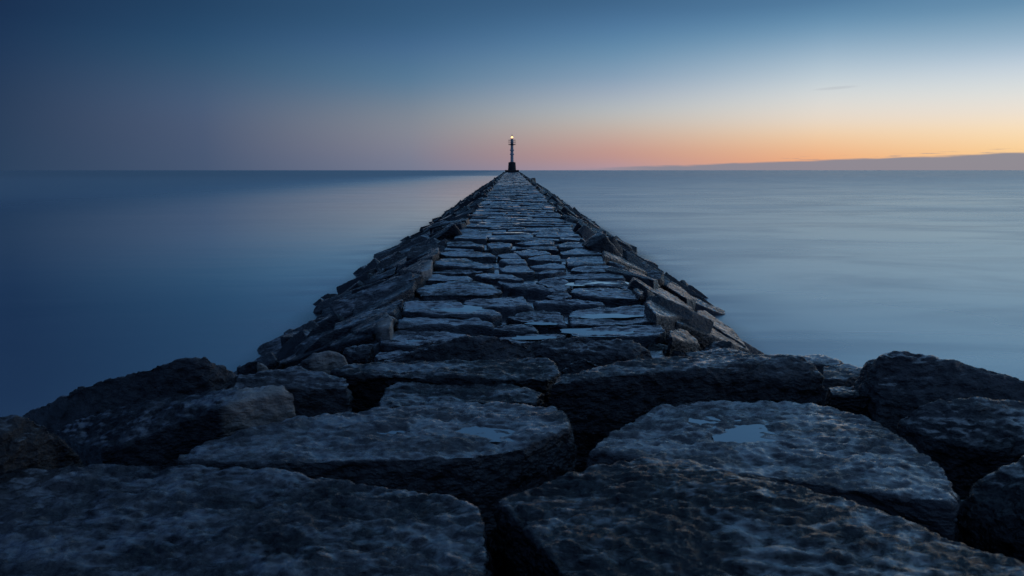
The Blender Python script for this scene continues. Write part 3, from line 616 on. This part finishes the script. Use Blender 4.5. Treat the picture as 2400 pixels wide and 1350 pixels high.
boulder('large peaked dark boulder against the sea on the far right', [(1997,885,1.08),(2022,848,1.22),(2052,814,1.37),(2094,813,1.37),(2191,835,1.31),(2296,860,1.26),(2400,885,1.2),(2600,940,1.08),(2060,950,.98),(2300,945,1.02)], thick=1.0, flare=1.1, vox=.018, amp=.02, sm=5, group=GR)
boulder('round topped boulder below the large peaked right boulder', [(2106,982,1.1),(2149,949,1.2),(2225,930,1.26),(2317,936,1.26),(2400,936,1.26),(2560,955,1.2),(2150,1030,1.04),(2330,1060,1.06),(2500,1060,1.1)], thick=.8, flare=1.08, vox=.016, sm=8, group=GR)
boulder('dark boulder rising at the right edge above the bottom right slab', [(2400,1060,1.26),(2317,1118,1.15),(2254,1160,1.05),(2205,1225,.9),(2650,960,1.38),(2450,1300,1.0),(2650,1300,1.15)], thick=.7, flare=1.05, vox=.016, sm=7, group=GR)
boulder('small square stone in the gap right of the tall dark block', [(1938,903),(1980,897),(2026,899),(2045,930),(1950,926)], z=1.02, thick=.5, flare=1.05, vox=.016, group=GR)
boulder('low flat stone at the sea behind the tall dark block', [(1745,832),(1790,826),(1912,827),(1993,848),(1938,857),(1850,852)], z=.92, thick=.7, flare=1.1, vox=.02, group=GR)
boulder('low stone between the tall block and the peaked right boulder', [(1925,856),(1985,852),(2030,862),(2015,882),(1930,888)], z=.95, thick=.6, flare=1.15, vox=.018, group=GR)
boulder('low humped stone at the foot of the right slope', [(1606,824),(1674,812),(1740,825),(1765,832),(1690,842),(1610,836)], z=.98, thick=.5, flare=1.15, vox=.018, group=GR)
boulder('small pointed stone at the right corner of the paved top', [(1560,826,1.0),(1586,810,1.1),(1616,828,1.0),(1580,834,.98)], thick=.35, flare=1.3, vox=.016, sm=2, group=GR)
boulder('grey faced stone at the left corner of the paved top', [(800,818,.9),(828,798,.98),(868,794,1.0),(880,803,.98),(862,838,.88),(825,842,.84)], thick=.4, flare=1.1, vox=.016, sm=3, group=GR)

# ------------------------------------------------------------------ the beacon
def lathe(profile, n=24):
    v, f = [], []
    for r, z in profile: v += [(r*math.cos(2*math.pi*i/n), r*math.sin(2*math.pi*i/n), z) for i in range(n)]
    for k in range(len(profile)-1): f += [(k*n+i, k*n+(i+1) % n, (k+1)*n+(i+1) % n, (k+1)*n+i) for i in range(n)]
    f.append(tuple(range(n))[::-1]); f.append(tuple((len(profile)-1)*n+i for i in range(n))); return v, f
def boxes(bl):
    v, f = [], []
    for (x0, x1, y0, y1, z0, z1) in bl:
        b_ = len(v); v += [(x, y_, z_) for z_ in (z0, z1) for (x, y_) in ((x0, y0), (x1, y0), (x1, y1), (x0, y1))]
        f += [tuple(b_+i for i in q) for q in ((3, 2, 1, 0), (4, 5, 6, 7), (0, 1, 5, 4), (1, 2, 6, 5), (2, 3, 7, 6), (3, 0, 4, 7))]
    return v, f
YB, ZB = 155.0, 2.20
beacon = bpy.data.objects.new('light_beacon', None); col.objects.link(beacon); beacon.location = (0, YB, ZB)
tag(beacon, 'slim beacon tower with railed gallery and lit lamp on the causeway end', 'beacon')
WH = simple('weathered_white_paint', (.62, .64, .68), .5, bump=.1, scale=3); ST = simple('dark_masonry', (.06, .06, .065), .8, bump=.5, scale=2.5); IR = simple('dark_iron', (.03, .03, .035), .5)
def part(name, vf, mat, sm=True, bev=0): o = link(name, mesh_from(name, *vf, sm), mat, beacon); return o
pl = part('plinth', boxes([(-1.55, 1.55, -1.4, 1.4, -.3, .62)]), ST, False)
md = pl.modifiers.new('b', 'BEVEL'); md.width = .05; md.segments = 2
pd_ = part('pedestal', lathe([(.92, .62), (.90, .75), (.84, 1.6), (.80, 2.15), (.74, 2.3), (.35, 2.38)], 8), ST, False)
cl = part('column', lathe([(.42, 2.32), (.35, 2.5), (.33, 3.5), (.31, 6.0), (.31, 6.15)]), WH)
for z_ in (4.05, 4.95): part('collar', lathe([(.31, z_-.16), (.46, z_-.12), (.46, z_+.12), (.31, z_+.16)]), WH)
part('gallery_floor', lathe([(.30, 6.02), (.78, 6.12), (.82, 6.16), (.82, 6.22), (.3, 6.22)]), IR)
part('lantern_base', lathe([(.34, 6.2), (.34, 7.0), (.31, 7.2), (.26, 7.3), (.26, 7.42), (.18, 7.58)]), WH)
for i in range(8):
    a = 2*math.pi*i/8; x_, y_ = .79*math.cos(a), .79*math.sin(a)
    part('railing_post', boxes([(x_-.02, x_+.02, y_-.02, y_+.02, 6.2, 7.15)]), IR, False)
def torus(R_, r_t, z, n=32, m_=6):
    v = [((R_+r_t*math.cos(2*math.pi*j/m_))*math.cos(2*math.pi*i/n), (R_+r_t*math.cos(2*math.pi*j/m_))*math.sin(2*math.pi*i/n), z+r_t*math.sin(2*math.pi*j/m_)) for i in range(n) for j in range(m_)]
    f = [(i*m_+j, ((i+1) % n)*m_+j, ((i+1) % n)*m_+(j+1) % m_, i*m_+(j+1) % m_) for i in range(n) for j in range(m_)]; return v, f
part('handrail', torus(.79, .03, 7.15), IR); part('handrail', torus(.79, .02, 6.7), IR)
LM = bpy.data.materials.new('lit_lamp'); LM.use_nodes = True; nb = LM.node_tree.nodes['Principled BSDF']; nb.inputs['Emission Color'].default_value = (1, .5, .17, 1); nb.inputs['Emission Strength'].default_value = 3.2
part('lamp', lathe([(.05, 7.56), (.19, 7.6), (.25, 7.72), (.22, 7.86), (.08, 7.95), (.02, 7.98)]), LM)
part('lamp_cap', lathe([(.22, 7.99), (.18, 8.05), (.05, 8.12), (.02, 8.4), (.015, 8.5)]), IR)
p_ = [unproj(x_, y_, z_) for x_, y_, z_ in ((1233, 413, 1.05), (1236, 411, 1.2), (1239, 411.5, 1.15), (1241, 413.5, 1.0))]
p_ = [(a[0], 150+i*.4, a[2]) for i, a in enumerate(p_)]; p_ = [((x_), y_, z_) for x_, y_, z_ in p_]+[(x_, y_+.6, z_-.2) for x_, y_, z_ in p_]+[(x_+.3*sg, y_+.5, -.4) for x_, y_, z_ in p_ for sg in (-1, 1)]
lr = link('boulder', hull_rock('boulder', p_, .08, .03, 2, far=True), MAT_SLOPE); tag(lr, 'lone dark rock beside the far slope right of the beacon', 'boulder')
